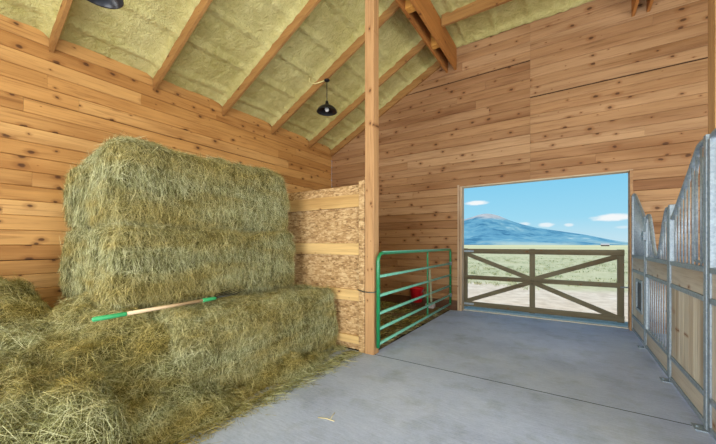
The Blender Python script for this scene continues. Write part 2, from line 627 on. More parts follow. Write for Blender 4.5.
def end_wall(name, face, s, mat, hole, fixed):
    rng = random.Random(name + 'b')
    mb = MB()
    z = 0.0

    def lim(z):
        return (XL if z <= ZE else XL + (z - ZE) / SL), (XR if z <= ZE else XR - (z - ZE) / SL)
    ztop = ZF + .04
    hx0, hx1, hz = hole
    while z < ztop:
        z1 = min(z + ROW, ztop)
        if z < hz < z1 and hz - z > .03:
            z1 = hz
        l0, r0 = lim(z)
        l1, r1 = lim(z1)
        if z1 <= hz + 1e-6:
            segs = [(l0, hx0), (hx1, r0)]
        else:
            segs = [(l0, r0)]
        for (a, b) in segs:
            c = board_spans(a, b, rng, fixed)
            for i in range(len(c) - 1):
                dj = rng.uniform(-.0015, .0015)
                e0, e1 = c[i] + .001, c[i + 1] - .001
                f0, f1 = e0, e1
                if i == 0 and a == l0:
                    f0 = l1
                if i == len(c) - 2 and b == r0:
                    f1 = r1
                gap = .0016
                if name == 'wall_back' and ((abs(z1 - 4.45) < .093 and e0 > -.7) or (abs(z1 - 5.20) < .093 and e1 < -.5)):
                    gap = .020                                  # two boards have shrunk apart here
                plank(mb, 'x', s, e0, e1, f0, f1, z + .0016, z1 - gap, face + dj)
        z = z1
    mb.cur = 1
    y0, y1 = sorted((face + s * .021, face + s * .14))
    mb.box(XL, hx0, y0, y1, -.1, ZE)
    mb.box(hx1, XR, y0, y1, -.1, ZE)
    mb.box(hx0, hx1, y0, y1, hz, ZE)
    mb.hexa([(XL, y0, ZE), (XR, y0, ZE), (XR, y1, ZE), (XL, y1, ZE), (XA0, y0, ZF + .04), (XA1, y0, ZF + .04), (XA1, y1, ZF + .04), (XA0, y1, ZF + .04)])
    return structure(mb, name, [mat, M_BACKING])


end_wall('wall_back', YB, 1, M_WALL_B, (DX0, DX1, DZ), -.62)
end_wall('wall_front', YF, -1, M_WALL_B, (-2.7, 1.54, 3.5), -.62)

# doorway jambs and head
mb = MB()
mb.box(DX0 - .085, DX0 - .045, YB - .02, YB + .0, 0, DZ + .05)
structure(mb, 'trim_1', M_JAMB, bevel=.003)
mb = MB()
mb.box(DX0 - .03, DX0 + .015, YB - .03, YB + .16, 0, DZ)
structure(mb, 'trim_2', M_JAMB, bevel=.003)
mb = MB()
mb.box(DX1 - .015, DX1 + .03, YB - .03, YB + .16, 0, DZ)
structure(mb, 'trim_3', M_WALL_R, bevel=.003)
mb = MB()
mb.box(DX0 - .03, DX1 + .03, YB - .012, YB + .16, DZ - .012, DZ + .012)
structure(mb, 'trim_4', wood_mat('head', [(206, 190, 164), (200, 184, 158)], 0, .3), bevel=.003)
mb = MB()
mb.box(DX0 - .0, DX1 + .0, YB + .1, YB + .3, -.1, .012)
M_SILL = plain_mat('pale_concrete_sill', (214, 206, 188), .8, 0, .15, 30)
structure(mb, 'trim_5', M_SILL, bevel=.004)
# dark skirting at the foot of the back wall in the stall
mb = MB()
mb.box(XL, DX0 - .09, YB - .035, YB - .0, 0, .22)
M_DARKSKIRT = wood_mat('dark_skirting', [(104, 74, 52), (96, 68, 50)], 0, .2)
structure(mb, 'baseboard_back', M_DARKSKIRT, bevel=.004)


# ------------------------------------------------------------------ ceiling: sprayed foam between rafters
RAFT_Y = [1.24, 2.48, 3.73, 4.98, 6.23]
ALLR = [-5.0 + .0, -3.76, -2.51, -1.26, -.01] + RAFT_Y + [7.17]


def foam_profile(u, y):
    """depth offset downward (positive = lower) on the foam at slope distance u and y"""
    dy = min(abs(y - r) for r in ALLR)
    edge = .08 * math.exp(-(dy / .05) ** 2) + .03 * math.exp(-(dy / .13) ** 2)   # foam climbs the sides of the rafters
    k = (u + .33) / .61
    d = abs(k - round(k)) * .61
    rib = .034 * math.exp(-(d / .045) ** 2) * (1 - .75 * math.exp(-(dy / .10) ** 2)) - .014 * math.exp(-((d - .10) / .03) ** 2)                                      # covered purlins
    nn = .020 * mnoise.noise((u * 1.9, y * 1.9, 0)) + .012 * mnoise.noise((u * 6, y * 6, 5)) + .006 * mnoise.noise((u * 17, y * 17, 9))
    return edge + rib + nn


def foam(name, p0, p1, nrm, slope_len):
    """p0,p1: (x,z) ends of the section; nrm: downward normal (x,z)"""
    nu, nv = int(slope_len / .045), int((YB - YF) / .045)
    vs, fs = [], []
    for j in range(nv + 1):
        y = YF + (YB - YF) * j / nv
        for i in range(nu + 1):
            k = i / nu
            d = foam_profile(k * slope_len, y)
            vs.append((p0[0] + (p1[0] - p0[0]) * k + nrm[0] * d, y, p0[1] + (p1[1] - p0[1]) * k + nrm[1] * d))
    for j in range(nv):
        for i in range(nu):
            a = j * (nu + 1) + i
            fs.append((a, a + 1, a + nu + 2, a + nu + 1))
    mb = MB()
    mb.add(vs, fs)
    # the deck above
    mb.cur = 1
    o = [(p0[0], YF, p0[1] + .12), (p1[0], YF, p1[1] + .12), (p1[0], YB + .15, p1[1] + .12), (p0[0], YB + .15, p0[1] + .12)]
    mb.hexa(o + [(a, b, c + .06) for (a, b, c) in o])
    return structure(mb, name, [M_FOAM, M_BACKING], smooth=True)


nl = 1 / math.hypot(1, SL)
foam('ceiling_left', (XL, ZE), (XA0 + .02, ZF + .01), (SL * nl, -nl), math.hypot(XA0 - XL, ZF - ZE))
foam('ceiling_right', (XR, ZE), (XA1 - .02, ZF + .01), (-SL * nl, -nl), math.hypot(XR - XA1, ZF - ZE))
foam('ceiling_aisle', (XA0, ZF), (XA1, ZF), (0, -1), XA1 - XA0)

DESC = ['sloping rafter nearest the viewer, at the top left beside the cut-off lamp',
        'sloping rafter meeting the left wall above the left end of the hay stack',
        'sloping rafter meeting the left wall above the middle of the hay stack',
        'sloping rafter that carries the round black pendant lamp over the hay',
        'sloping rafter between the pendant lamp and the back wall']
for y, ds in zip(RAFT_Y, DESC):
    mb = MB()
    x0, x1 = XL + .02, -2.32
    top0, top1 = roof_z(x0) + .04, roof_z(x1) + .04
    dep = .30
    mb.hexa([(x0, y - .024, top0 - dep), (x1, y - .024, top1 - dep), (x1, y + .024, top1 - dep), (x0, y + .024, top0 - dep),
             (x0, y - .024, top0), (x1, y - .024, top1), (x1, y + .024, top1), (x0, y + .024, top0)])
    o = mb.build('rafter', M_BEAM_X, loc=(x0, y, top0 - dep), bevel=.004)
    tag(o, 'pine ' + ds, 'rafter', 'rafters under the sloping foam roof')
mb = MB()
x0, x1 = XL + .02, -2.32
y, dep = 7.165, .30
top0, top1 = roof_z(x0) + .04, roof_z(x1) + .04
mb.hexa([(x0, y - .03, top0 - dep), (x1, y - .03, top1 - dep), (x1, y + .03, top1 - dep), (x0, y + .03, top0 - dep),
         (x0, y - .03, top0), (x1, y - .03, top1), (x1, y + .03, top1), (x0, y + .03, top0)])
tag(mb.build('rafter', M_BEAM_X, loc=(x0, y, top0 - dep), bevel=.004), 'pine end rafter lying flat along the sloping top edge of the back wall', 'rafter', 'rafters under the sloping foam roof')
# ceiling joist over the aisle
mb = MB()
mb.box(-2.07, .92, 6.13 - .03, 6.13 + .03, 5.80, 6.06)
tag(mb.build('ceiling_joist', M_BEAM_X, loc=(-.58, 6.13, 5.80), bevel=.004), 'level pine ceiling joist crossing the aisle from the double header beam', 'joist')


# ------------------------------------------------------------------ double header beams and posts
def header(x0, x1, lab):
    r = empty('header_beam', ((x0 + x1) / 2, 1.0, 5.44), lab, 'beam', 'double header beams beside the aisle')
    for (a, b) in ((x0, x0 + .045), (x1 - .045, x1)):
        mb = MB()
        mb.box(a, b, -1.5, YB - .005, 5.44, 5.96)
        mb.build('side_plank', M_BEAM_Y, r, bevel=.004)
    for y in (2.48, 4.95, 6.15):
        mb = MB()
        mb.box(x0 + .046, x1 - .046, y - .07, y + .07, 5.46, 5.95)
        mb.build('spacer_block', M_BLOCK, r, bevel=.003)
    return r


header(-2.325, -2.085, 'brown double header beam of two planks with spacer blocks, left of the aisle')
header(.93, 1.17, 'double header beam end at the top edge above the right side of the doorway')


def post(x0, x1, y0, y1, lab):
    mb = MB()
    mb.box(x0, x1, y0, y1, 0, 5.44)
    return tag(mb.build('timber_post', M_POST, loc=((x0 + x1) / 2, (y0 + y1) / 2, 0), bevel=.006), lab, 'post', 'square timber posts beside the aisle')


post(-2.31, -2.17, 3.66, 3.80, 'tall square timber post between strand board partition and green gate')
post(.97, 1.12, 3.62, 3.78, 'pale timber post rising behind the horse stall front at the right edge')

# ------------------------------------------------------------------ strand board partition
r = empty('partition_panel', (-3.95, 3.72, 0), 'strand board partition with pale boards screwed across it, behind the hay stack', 'partition')
mb = MB()
mb.box(-5.66, -2.325, 3.715, 3.735, 0.01, 2.335)
mb.build('strand_board_sheet', M_OSB, r, bevel=.002)
for (z0, z1) in ((2.02, 2.20), (1.345, 1.51), (.70, .855), (.10, .21)):
    mb = MB()
    mb.box(-5.6, -2.415, 3.675, 3.714, z0, z1)
    tag(mb.build('cross_board', M_STUD_X, r, bevel=.004), 'pale planed cross board')
mb = MB()
mb.box(-2.414, -2.32, 3.665, 3.714, .0, 2.38)
tag(mb.build('end_board', M_OSB, r, bevel=.003), 'upright strand board edge strip')

# ------------------------------------------------------------------ pendant lamps


def pendant(x, y, zc, zrim, lab):
    r = empty('pendant_lamp', (x, y, zc), lab, 'lamp', 'pendant lamps under the rafters')
    mb = MB()
    mb.lathe([(0.0, .0), (.055, .0), (.055, -.022), (.03, -.04), (0.0, -.04)], (x, y, zc), 20)
    mb.build('ceiling_rose', M_BLACK, r, smooth=True)
    mb = MB()
    mb.tube([(x, y, zc - .03), (x, y, zrim + .2)], .008, 8)
    mb.build('stem', M_BLACK, r, smooth=True)
    mb = MB()
    out = [(.0, .215), (.03, .215), (.036, .16), (.05, .145), (.07, .13), (.13, .10), (.185, .055), (.205, .01), (.208, 0.0)]
    inn = [(.203, .0), (.198, .01), (.18, .045), (.125, .09), (.06, .12), (.0, .13)]
    mb.lathe(out + inn, (x, y, zrim), 32)
    sh = mb.build('lamp_shade', M_BLACK, r, smooth=True)
    mb = MB()
    prof = [(.0, .005)] + [(.042 * math.sin(a), .045 - .042 * math.cos(a)) for a in np.linspace(.3, 2.4, 9)] + [(.018, .10), (.0, .12)]
    mb.lathe(prof, (x, y, zrim), 18)
    mb.build('bulb', M_WHITE_BULB, sh, smooth=True)
    return r


pl = pendant(-4.05, 4.98, 4.82, 4.17, 'round black pendant lamp hanging on a thin stem over the hay stack')
mb = MB()
mb.tube([(-4.09, 4.95, 4.80), (-4.17, 4.91, 4.775), (-4.27, 4.88, 4.76), (-4.37, 4.86, 4.79), (-4.41, 4.85, 4.84), (-4.39, 4.85, 4.90)], .012, 8)
tag(mb.build('cable', M_WIRE, pl, smooth=True), 'pale loop of cable on the rafter')
pendant(-4.02, 1.24, 4.84, 4.07, 'black pendant lamp shade cut off by the top edge of the view')


# ------------------------------------------------------------------ green pipe gate
def arc(c, r, a0, a1, n, fn):
    return [fn(c[0] + r * math.cos(a0 + (a1 - a0) * i / n), c[1] + r * math.sin(a0 + (a1 - a0) * i / n)) for i in range(n + 1)]


GA, GB = Vector((-2.125, 3.70, 0)), Vector((-2.20, 7.10, 0))
GL = (GB - GA).length
gt = (GB - GA).normalized()


def gp(s_, z):
    p = GA + gt * s_
    return (p.x, p.y, z)


r = empty('pipe_gate', (GA.x, GA.y, 0), 'green tubular steel farm gate between the timber post and the doorway', 'gate')
mb = MB()
R = .12
path = [gp(0, .10)] + arc((R, 1.375 - R), R, PI, PI / 2, 7, gp) + arc((GL - .06, 1.375 - .06), .06, PI / 2, 0, 5, gp) + [gp(GL, .12)]
mb.tube(path, .024, 12)
tag(mb.build('outer_frame', M_GREEN, r, smooth=True), 'rounded green outer pipe frame')
for z in (1.06, .80, .56, .35, .15):
    mb = MB()
    mb.tube([gp(.0, z), gp(GL, z)], .021, 12)
    tag(mb.build('rail', M_GREEN_SHEEN, r, smooth=True), 'green rail with painted-in sky sheen')
mb = MB()
mb.tube([gp(.12, 1.38), gp(GL - .06, 1.38)], .0215, 12)  # pale tube along the frame top carries the painted sky sheen
tag(mb.build('rail', M_GREEN_SHEEN, r, smooth=True), 'green top rail with painted-in sky sheen')
for q in (1.98,):
    mb = MB()
    a, b = gp(q, .15), gp(q, 1.375)
    mb.bar((a[0] - .02, a[1], a[2]), (b[0] - .02, b[1], b[2]), .045, .02, (1, 0, 0))
    mb.build('upright_brace', M_GREEN, r, bevel=.003)
mb = MB()
a, b = gp(.035, .11), gp(.035, 1.27)
mb.tube([a, b], .013, 8)
mb.build('upright_brace', M_GREEN, r, smooth=True)
# chain round the post
mb = MB()
loop = [(-2.135, 3.69, .86), (-2.16, 3.645, .85), (-2.24, 3.64, .845), (-2.32, 3.64, .85), (-2.40, 3.652, .86), (-2.43, 3.665, .865)]
mb.tube(loop, .008, 8)
mb.build('chain', M_CHAIN, r, smooth=True)
for z in (.35, 1.06):
    mb = MB()
    a = gp(GL, z)
    mb.tube([a, (a[0] + .0, YB - .02, z)], .012, 8)
    mb.tube([(a[0], a[1], z - .04), (a[0], a[1], z + .04)], .032, 10)
    mb.build('hinge', M_GALV, r, smooth=True)
# rope loop on the gate brace
mb = MB()
pts = []
a = gp(1.93, 1.0)
for i in range(15):
    k = i / 14
    pts.append((a[0] + .03, a[1] + .09 * math.sin(k * PI) + (.05 if k > .5 else 0), 1.02 - .62 * math.sin(k * PI)))
mb.tube(pts, .006, 8)
M_ROPE = plain_mat('pale_rope', (150, 160, 130), .8)
tag(mb.build('rope', M_ROPE, loc=(a[0], a[1], .4), smooth=True), 'pale rope loop hanging from the middle of the green gate', 'rope')

# red bucket and pale block in the stall behind
bx, by, bz = -2.96, 6.98, .14
r = empty('bucket', (bx, by, bz), 'red plastic bucket seen between the rails of the green gate', 'bucket')
mb = MB()
mb.lathe([(0, .0), (.125, .0), (.16, .31), (.175, .315), (.175, .335), (.152, .335), (.12, .02), (0, .02)], (bx, by, bz), 28)
mb.build('body', M_RED, r, smooth=True)
mb = MB()
mb.tube([(bx - .165, by, bz + .31)] + [(bx + .175 * math.cos(a), by - .10 * math.sin(a), bz + .31 - .13 * math.sin(a)) for a in np.linspace(PI, 0, 12)], .005, 8)
mb.build('bail', M_GALV, r, smooth=True)
mb = MB()
mb.bar((bx, by + .16, bz + .29), (bx, YB - .03, bz + .33), .03, .012)
mb.build('hook', M_GALV, r)
mb = MB()
mb.box(-2.75, -2.55, 6.98, 7.12, .015, .12)  # pale block modelled in place of a patch of light
tag(mb.build('light_patch_block', M_LIGHT_PATCH, loc=(-2.65, 7.05, .015), bevel=.02), 'pale block standing for a patch of light on the ground behind the far end of the green gate', 'block')

# ------------------------------------------------------------------ wooden gate across the doorway
GY = 7.42
r = empty('field_gate', (-.58, GY, .02), 'weathered wooden gate with crossed diagonal braces across the open doorway', 'gate')


def gbar(name, a, b, w, mat, yoff=0.0, th=.035):
    mb = MB()
    a, b = Vector((a[0], GY + yoff, a[1])), Vector((b[0], GY + yoff, b[1]))
    mb.bar(a, b, w, th, (0, 1, 0))
    return mb.build(name, mat, r, bevel=.004)


gx0, gx1, gxc = -2.0, .86, -.60
gbar('top_rail', (gx0, 1.34), (gx1, 1.34), .105, M_GATEWOOD_X, -.038)
gbar('middle_rail', (gx0, .745), (gx1, .745), .09, M_GATEWOOD_X, -.004, .03)
gbar('bottom_rail', (gx0, .145), (gx1, .145), .11, M_GATEWOOD_X, -.038)
for x in (gx0 + .05, gxc, gx1 - .05):
    gbar('stile', (x, .07), (x, 1.40), .10, M_GATEWOOD_Z, -.0 if x != gxc else .0, .036)
for (a, b) in (((gx0 + .1, 1.27), (gxc, .77)), ((gx0 + .1, .21), (gxc, .72)), ((gxc, .77), (gx1 - .1, 1.27)), ((gxc, .72), (gx1 - .1, .16))):
    gbar('diagonal_brace', a, b, .09, M_GATEWOOD_X, -.034, .03)
for z in (1.34, .15):
    mb = MB()
    mb.bar((gx0 + .25, GY - .065, z), (gx0 - .02, GY - .06, z), .008, .04, (0, 0, 1))
    mb.tube([(gx0 - .0, GY - .062, z - .04), (gx0 - .0, GY - .062, z + .04)], .016, 8)
    mb.build('strap_hinge', M_GALV, r)
mb = MB()
mb.tube([(gx1 - .06, GY - .03, .72), (gx1 + .05, GY - .04, .72)], .012, 8)
mb.build('latch', M_GALV, r, smooth=True)

# ------------------------------------------------------------------ horse stall front
SX = .93
TS = .045


def sq(mb, pts):
    """square tube path in the plane x = SX + TS/2 given as (y, z)"""
    for (a, b) in zip(pts[:-1], pts[1:]):
        mb.bar((SX + TS / 2, a[0], a[1]), (SX + TS / 2, b[0], b[1]), TS, TS, (1, 0, 0))
    return mb


def stall_post(r, y, h):
    mb = MB()
    mb.box(SX - .004, SX + .056, y - .03, y + .03, 0.008, h)
    up = mb.build('upright', M_GALV, r, bevel=.006)
    mb = MB()
    mb.box(SX - .07, SX + .10, y - .06, y + .06, 0.0, .009)
    mb.tube([(SX - .045, y, .0), (SX - .045, y, .022)], .011, 6)
    mb.build('foot_plate', M_GALV, up)


def lower_frame(r, y0, y1, boards, zs=(.02, .25, 1.03, 1.27)):
    for z in zs:
        mb = MB()
        sq(mb, [(y0, z + .022), (y1, z + .022)])
        mb.build('frame_rail', M_GALV, r, bevel=.005)
    for (z0, z1) in ((zs[0] + .046, zs[1] - .001), (zs[2] + .046, zs[3] - .001)):
        mb = MB()
        mb.box(SX + .012, SX + .036, y0, y1, z0, z1)
        mb.build('kick_board' if z0 < .5 else 'rail_board', M_STALL_Y, r, bevel=.002)
    if boards:
        mb = MB()
        n = max(1, round((y1 - y0) / .14))
        for i in range(n):
            a = y0 + (y1 - y0) * i / n
            b = y0 + (y1 - y0) * (i + 1) / n
            mb.box(SX + .012, SX + .036, a + .002, b - .002, zs[1] + .046, zs[2] - .001)
        mb.build('board_infill', M_STALL_Z, r, bevel=.003)


def lerp_path(pts, y):
    for (a, b) in zip(pts[:-1], pts[1:]):
        lo, hi = sorted((a[0], b[0]))
        if lo <= y <= hi and abs(a[0] - b[0]) > 1e-6:
            k = (y - a[0]) / (b[0] - a[0])
            return a[1] + (b[1] - a[1]) * k
    return pts[0][1]


def grille(r, y0, y1, zb, top, step=.105, rad=.009):
    mb = MB()
    mb.tube([(SX + TS / 2, p[0], p[1]) for p in top], .023, 12)
    mb.build('top_tube', M_GALV, r, smooth=True)
    n = max(2, round((y1 - y0) / step))
    for i in range(1, n):
        y = y0 + (y1 - y0) * i / n
        zt = lerp_path(top, y)
        if zt - zb < .06:
            continue
        mb = MB()
        mb.tube([(SX + TS / 2, y, zb), (SX + TS / 2, y, zt)], rad, 8)
        mb.build('grille_bar', M_GALV, r, smooth=True)


def smooth_top(pts, it=2):
    for _ in range(it):
        q = [pts[0]]
        for a, b in zip(pts[:-1], pts[1:]):
            q.append((a[0] * .75 + b[0] * .25, a[1] * .75 + b[1] * .25))
            q.append((a[0] * .25 + b[0] * .75, a[1] * .25 + b[1] * .75))
        q.append(pts[-1])
        pts = q
    return pts


# panel beside the back wall
r = empty('stall_panel', (SX, 6.6, 0), 'galvanised horse stall panel beside the doorway with small framed opening', 'stall panel', 'panels of the horse stall front')
yA0, yA1 = 6.12, 7.14
stall_post(r, 6.09, 1.90)
mb = MB()
mb.box(SX - .002, SX + .05, 7.135, 7.185, 0.008, 2.34)
mb.build('upright', M_GALV, r, bevel=.006)
lower_frame(r, yA0, yA1, False)
oy0, oy1, oz0, oz1 = 6.32, 6.78, .46, .92
mb = MB()
mb.box(SX + .012, SX + .036, yA0, oy0, .297, 1.029)
mb.box(SX + .012, SX + .036, oy1, yA1, .297, 1.029)
mb.box(SX + .012, SX + .036, oy0, oy1, .297, oz0)
mb.box(SX + .012, SX + .036, oy0, oy1, oz1, 1.029)
mb.build('board_infill', M_STALL_Z, r, bevel=.002)
mb = MB()
sq(mb, [(oy0, oz0), (oy1, oz0)])
sq(mb, [(oy0, oz1), (oy1, oz1)])
sq(mb, [(oy0, oz0 - .02), (oy0, oz1 + .02)])
sq(mb, [(oy1, oz0 - .02), (oy1, oz1 + .02)])
of = mb.build('opening_frame', M_GALV, r, bevel=.004)
mb = MB()
mb.box(SX + .02, SX + .03, oy0 + .02, oy1 - .02, oz0 + .02, oz1 - .02)  # dark sheet fills the opening, standing for the shade of the stall inside
tag(mb.build('opening_shade', M_OPENING_SHADE, of), 'dark sheet for the shade inside the opening')
topA = smooth_top([(6.13, 1.80), (6.16, 1.85), (6.95, 2.30), (7.05, 2.34), (7.13, 2.34)])
grille(r, yA0, yA1, 1.31, topA)

# yoke door
r = empty('stall_door', (SX, 5.42, 0), 'galvanised horse stall door with deep v-shaped dip in its top', 'stall door')
yB0, yB1 = 4.83, 6.02
lower_frame(r, yB0, yB1, False)
for y in (yB0, yB1):
    mb = MB()
    mb.box(SX, SX + TS, y - .022, y + .022, .02, 1.80)
    mb.build('side_rail', M_GALV, r, bevel=.005)
mb = MB()
n = 10
for i in range(1, n):
    y = yB0 + (yB1 - yB0) * i / n
    mbb = MB()
    mbb.tube([(SX + TS / 2, y, .29), (SX + TS / 2, y, 1.04)], .008, 8)
    mbb.build('lower_bar', M_GALV, r, smooth=True)
topB = smooth_top([(yB0, 1.76), (yB0, 1.90), (yB0 + .16, 1.90), (5.28, 1.42), (5.38, 1.33), (5.50, 1.33), (5.60, 1.42), (yB1 - .16, 1.90), (yB1, 1.90), (yB1, 1.76)])
grille(r, yB0, yB1, 1.31, topB)
mb = MB()
mb.box(SX - .03, SX + .0, yB1 - .05, yB1 + .1, 1.55, 1.68)
mb.tube([(SX - .025, yB1 - .02, 1.61), (SX - .06, yB1 - .02, 1.61)], .010, 8)
mb.build('latch', M_GALV, r, bevel=.004)

# near panel
r = empty('stall_panel', (SX, 4.2, 0), 'tall galvanised horse stall panel with upright pine boards and sloping barred top', 'stall panel', 'panels of the horse stall front')
yC0, yC1 = 3.73, 4.73
stall_post(r, 4.76, 1.93)
stall_post(r, 3.68, 2.38)
lower_frame(r, yC0, yC1, True)
topC = smooth_top([(4.72, 1.78), (4.66, 1.80), (3.98, 2.28), (3.90, 2.345), (3.80, 2.355), (3.70, 2.355)])
grille(r, yC0 + .02, yC1, 1.31, topC)
mb = MB()
inner = smooth_top([(4.0, 1.35), (4.0, 2.10), (3.92, 2.235), (3.82, 2.235), (3.79, 2.10), (3.79, 1.35)])
mb.tube([(SX + TS / 2, a, b) for a, b in inner], .012, 8)
mb.tube([(SX + TS / 2, 4.0, 1.35), (SX + TS / 2, 3.79, 1.35)], .012, 8)
mb.build('inner_loop', M_GALV, r, smooth=True)

# next stall front, only its edge in view
r = empty('stall_panel', (SX, 2.95, 0), 'neighbouring galvanised stall panel barely entering at the right edge, nearest the viewer', 'stall panel', 'panels of the horse stall front')
yD0, yD1 = 2.50, 3.60
lower_frame(r, yD0, yD1, True)
mb = MB()
mb.box(SX, SX + TS, yD1 - .022, yD1 + .022, .008, 2.33)
mb.build('upright', M_GALV, r, bevel=.005)
stall_post(r, yD0 - .04, 1.9)
topD = smooth_top([(3.60, 2.30), (3.58, 2.36), (3.42, 2.36), (3.34, 2.31), (2.56, 1.83), (2.50, 1.80)])
grille(r, yD0, yD1, 1.31, topD)

# ------------------------------------------------------------------ hay


def vnoise(p, seed=0):
    """smooth lattice noise, p (n,3) -> (n,) in about -1..1"""
    p = np.asarray(p, float)
    i = np.floor(p).astype(np.int64)
    f = p - i
    f = f * f * (3 - 2 * f)
    out = np.zeros(len(p))
    for dx in (0, 1):
        for dy in (0, 1):
            for dz in (0, 1):
                h = (i[:, 0] + dx) * 374761393 + (i[:, 1] + dy) * 668265263 + (i[:, 2] + dz) * 2147483647 + seed * 974711
                h = (h ^ (h >> 13)) * 1274126177
                h = (h ^ (h >> 16)) & 0xFFFFFF
                v = h / float(0xFFFFFF) * 2 - 1
                w = (f[:, 0] if dx else 1 - f[:, 0]) * (f[:, 1] if dy else 1 - f[:, 1]) * (f[:, 2] if dz else 1 - f[:, 2])
                out += w * v
    return out


def norm(a):
    return a / np.maximum(np.linalg.norm(a, axis=1, keepdims=True), 1e-9)


def straw_mesh(P, D, L, W, bend):
    n = len(P)
    r1 = norm(RNG.normal(size=(n, 3)))
    S = norm(np.cross(D, r1))
    B = norm(np.cross(D, S)) * bend[:, None]
    W = W[:, None]
    L = L[:, None]
    m0, m1, m2 = P, P + D * L * .5 + B, P + D * L - B * .3
    V = np.stack([m0 - S * W * .5, m0 + S * W * .5, m1 - S * W * .5, m1 + S * W * .5, m2 - S * W * .3, m2 + S * W * .3], 1).reshape(-1, 3)
    base = (np.arange(n) * 6)[:, None]
    Fq = np.concatenate([base + np.array([[0, 1, 3, 2]]), base + np.array([[2, 3, 5, 4]])], 1).reshape(-1, 4)
    return V, Fq


def np_mesh(name, parts, mats, loc, smooth_first=True):
    """parts: list of (V, quads, material index)"""
    Vs, Fs, Ms, o = [], [], [], 0
    for (V, Q, m) in parts:
        Vs.append(V)
        Fs.append(Q + o)
        Ms.append(np.full(len(Q), m, np.int32))
        o += len(V)
    V = np.concatenate(Vs) - np.array(loc)
    Q = np.concatenate(Fs).astype(np.int32)
    M = np.concatenate(Ms)
    me = bpy.data.meshes.new(name)
    me.vertices.add(len(V))
    me.vertices.foreach_set('co', V.astype(np.float32).ravel())
    me.loops.add(Q.size)
    me.loops.foreach_set('vertex_index', Q.ravel())
    me.polygons.add(len(Q))
    me.polygons.foreach_set('loop_start', np.arange(0, Q.size, 4, dtype=np.int32))
    for m in mats:
        me.materials.append(m)
    me.polygons.foreach_set('material_index', M)
    me.update(calc_edges=True)
    me.validate()
    o = bpy.data.objects.new(name, me)
    COL.objects.link(o)
    o.location = loc
    return o


def bale(lo, hi, n, label, seed, layers=3, drape=.6, sag=0.0, mats=(M_HAY_CORE, M_HAY)):
    lo, hi = np.array(lo, float), np.array(hi, float)
    c, h = (lo + hi) / 2, (hi - lo) / 2
    R = .09

    def surf(q):
        """points on the box surface (local) -> bulged, rounded surface and normals"""
        inner = np.clip(q, -(h - R), h - R)
        nr = norm(q - inner)
        p = inner + nr * R
        lat = p[:, 2] / h[2]
        # flakes: the ends are creased into upright slabs, the sides into courses
        bulge = .05 * (1 - np.minimum(1, np.abs(lat)) ** 2)
        g = np.abs(((p[:, 0] - p[:, 2] * .1 + 9.03) / .31) % 1 - .5)
        crease = -.085 * np.exp(-((.5 - g) / .10) ** 2) * np.abs(nr[:, 1])
        g2 = np.abs(((p[:, 2] + 9.1) / (2 * h[2] / layers)) % 1 - .5)
        crease2 = -.045 * np.exp(-((.5 - g2) / .07) ** 2) * np.abs(nr[:, 0])
        w = .035 * vnoise(p * 2.6 + seed, seed) + .03 * vnoise(p * 7 + seed, seed + 1) + .014 * vnoise(p * 18, seed + 2)
        k = np.clip(.5 - p[:, 0] / (2 * h[0]), 0, 1) ** 1.6 * np.clip(lat * .5 + .5, 0, 1)
        p = p.copy()
        p[:, 2] -= sag * k
        return p + nr * (bulge * (np.abs(nr[:, :1].ravel()) + np.abs(nr[:, 1])) + crease + crease2 + w)[:, None] + c, nr

    parts = []
    G = 26
    for ax in range(3):
        for sgn in (-1, 1):
            a, b = [k for k in range(3) if k != ax]
            u, v = np.meshgrid(np.linspace(-1, 1, G), np.linspace(-1, 1, G))
            q = np.zeros((G * G, 3))
            q[:, ax] = sgn * h[ax]
            q[:, a] = u.ravel() * h[a]
            q[:, b] = v.ravel() * h[b]
            p, nr = surf(q)
            p = p - nr * .03
            idx = np.arange(G * G).reshape(G, G)
            Q = np.stack([idx[:-1, :-1], idx[:-1, 1:], idx[1:, 1:], idx[1:, :-1]], -1).reshape(-1, 4)
            parts.append((p, Q, 0))
    # straw on the four faces that can be seen
    faces = [(0, 1, 1.0), (1, -1, 1.25), (1, 1, .5), (2, 1, .9), (0, -1, .2)]
    areas = [4 * h[[k for k in range(3) if k != ax][0]] * h[[k for k in range(3) if k != ax][1]] * w for ax, s_, w in faces]
    tot = sum(areas)
    for (ax, sgn, w), A in zip(faces, areas):
        m = int(n * A / tot)
        q = RNG.uniform(-1, 1, (m, 3)) * h
        q[:, ax] = sgn * h[ax]
        p, nr = surf(q)
        rnd = RNG.normal(size=(m, 3))
        if ax == 2:
            d = rnd
            d[:, 2] = np.abs(d[:, 2]) * .1
        else:
            d = rnd * .55
            pick = RNG.uniform(size=m) < drape
            d[pick, 2] -= 1.1
            d[~pick] *= 1.6
        d = d - nr * np.sum(d * nr, 1, keepdims=True)
        d = norm(d) + nr * RNG.uniform(-.05, .32, (m, 1))
        d = norm(d)
        L = RNG.uniform(.05, .17, m) * (1 + .5 * (RNG.uniform(size=m) < .1))
        p = p - d * (L * .35)[:, None] - nr * .012
        V, Q = straw_mesh(p, d, L, RNG.uniform(.0012, .0030, m), RNG.uniform(-.02, .02, m))
        parts.append((V, Q, 1))
    loc = (c[0], c[1], lo[2])
    return tag(np_mesh('hay_bale', parts, mats, loc), label, 'hay bale', 'stacked hay bales')


bale((-3.76, 1.45, .02), (-2.79, 3.60, .87), 76000, 'lowest hay bale in front of the stack, on the concrete floor by the aisle', 1, 3, .35)
bale((-4.95, 1.30, .02), (-3.78, 3.55, .86), 14000, 'hay bale at the bottom rear of the stack, buried beside the loose hay', 2, 3, .5)
bale((-4.74, 1.16, .90), (-3.37, 3.36, 1.68), 80000, 'middle hay bale of the stack, right under the topmost bale', 3, 3, .78)
bale((-4.66, 1.18, 1.68), (-3.38, 3.25, 2.50), 76000, 'topmost hay bale, highest of the stack against the left wall', 4, 2, .68, .16)


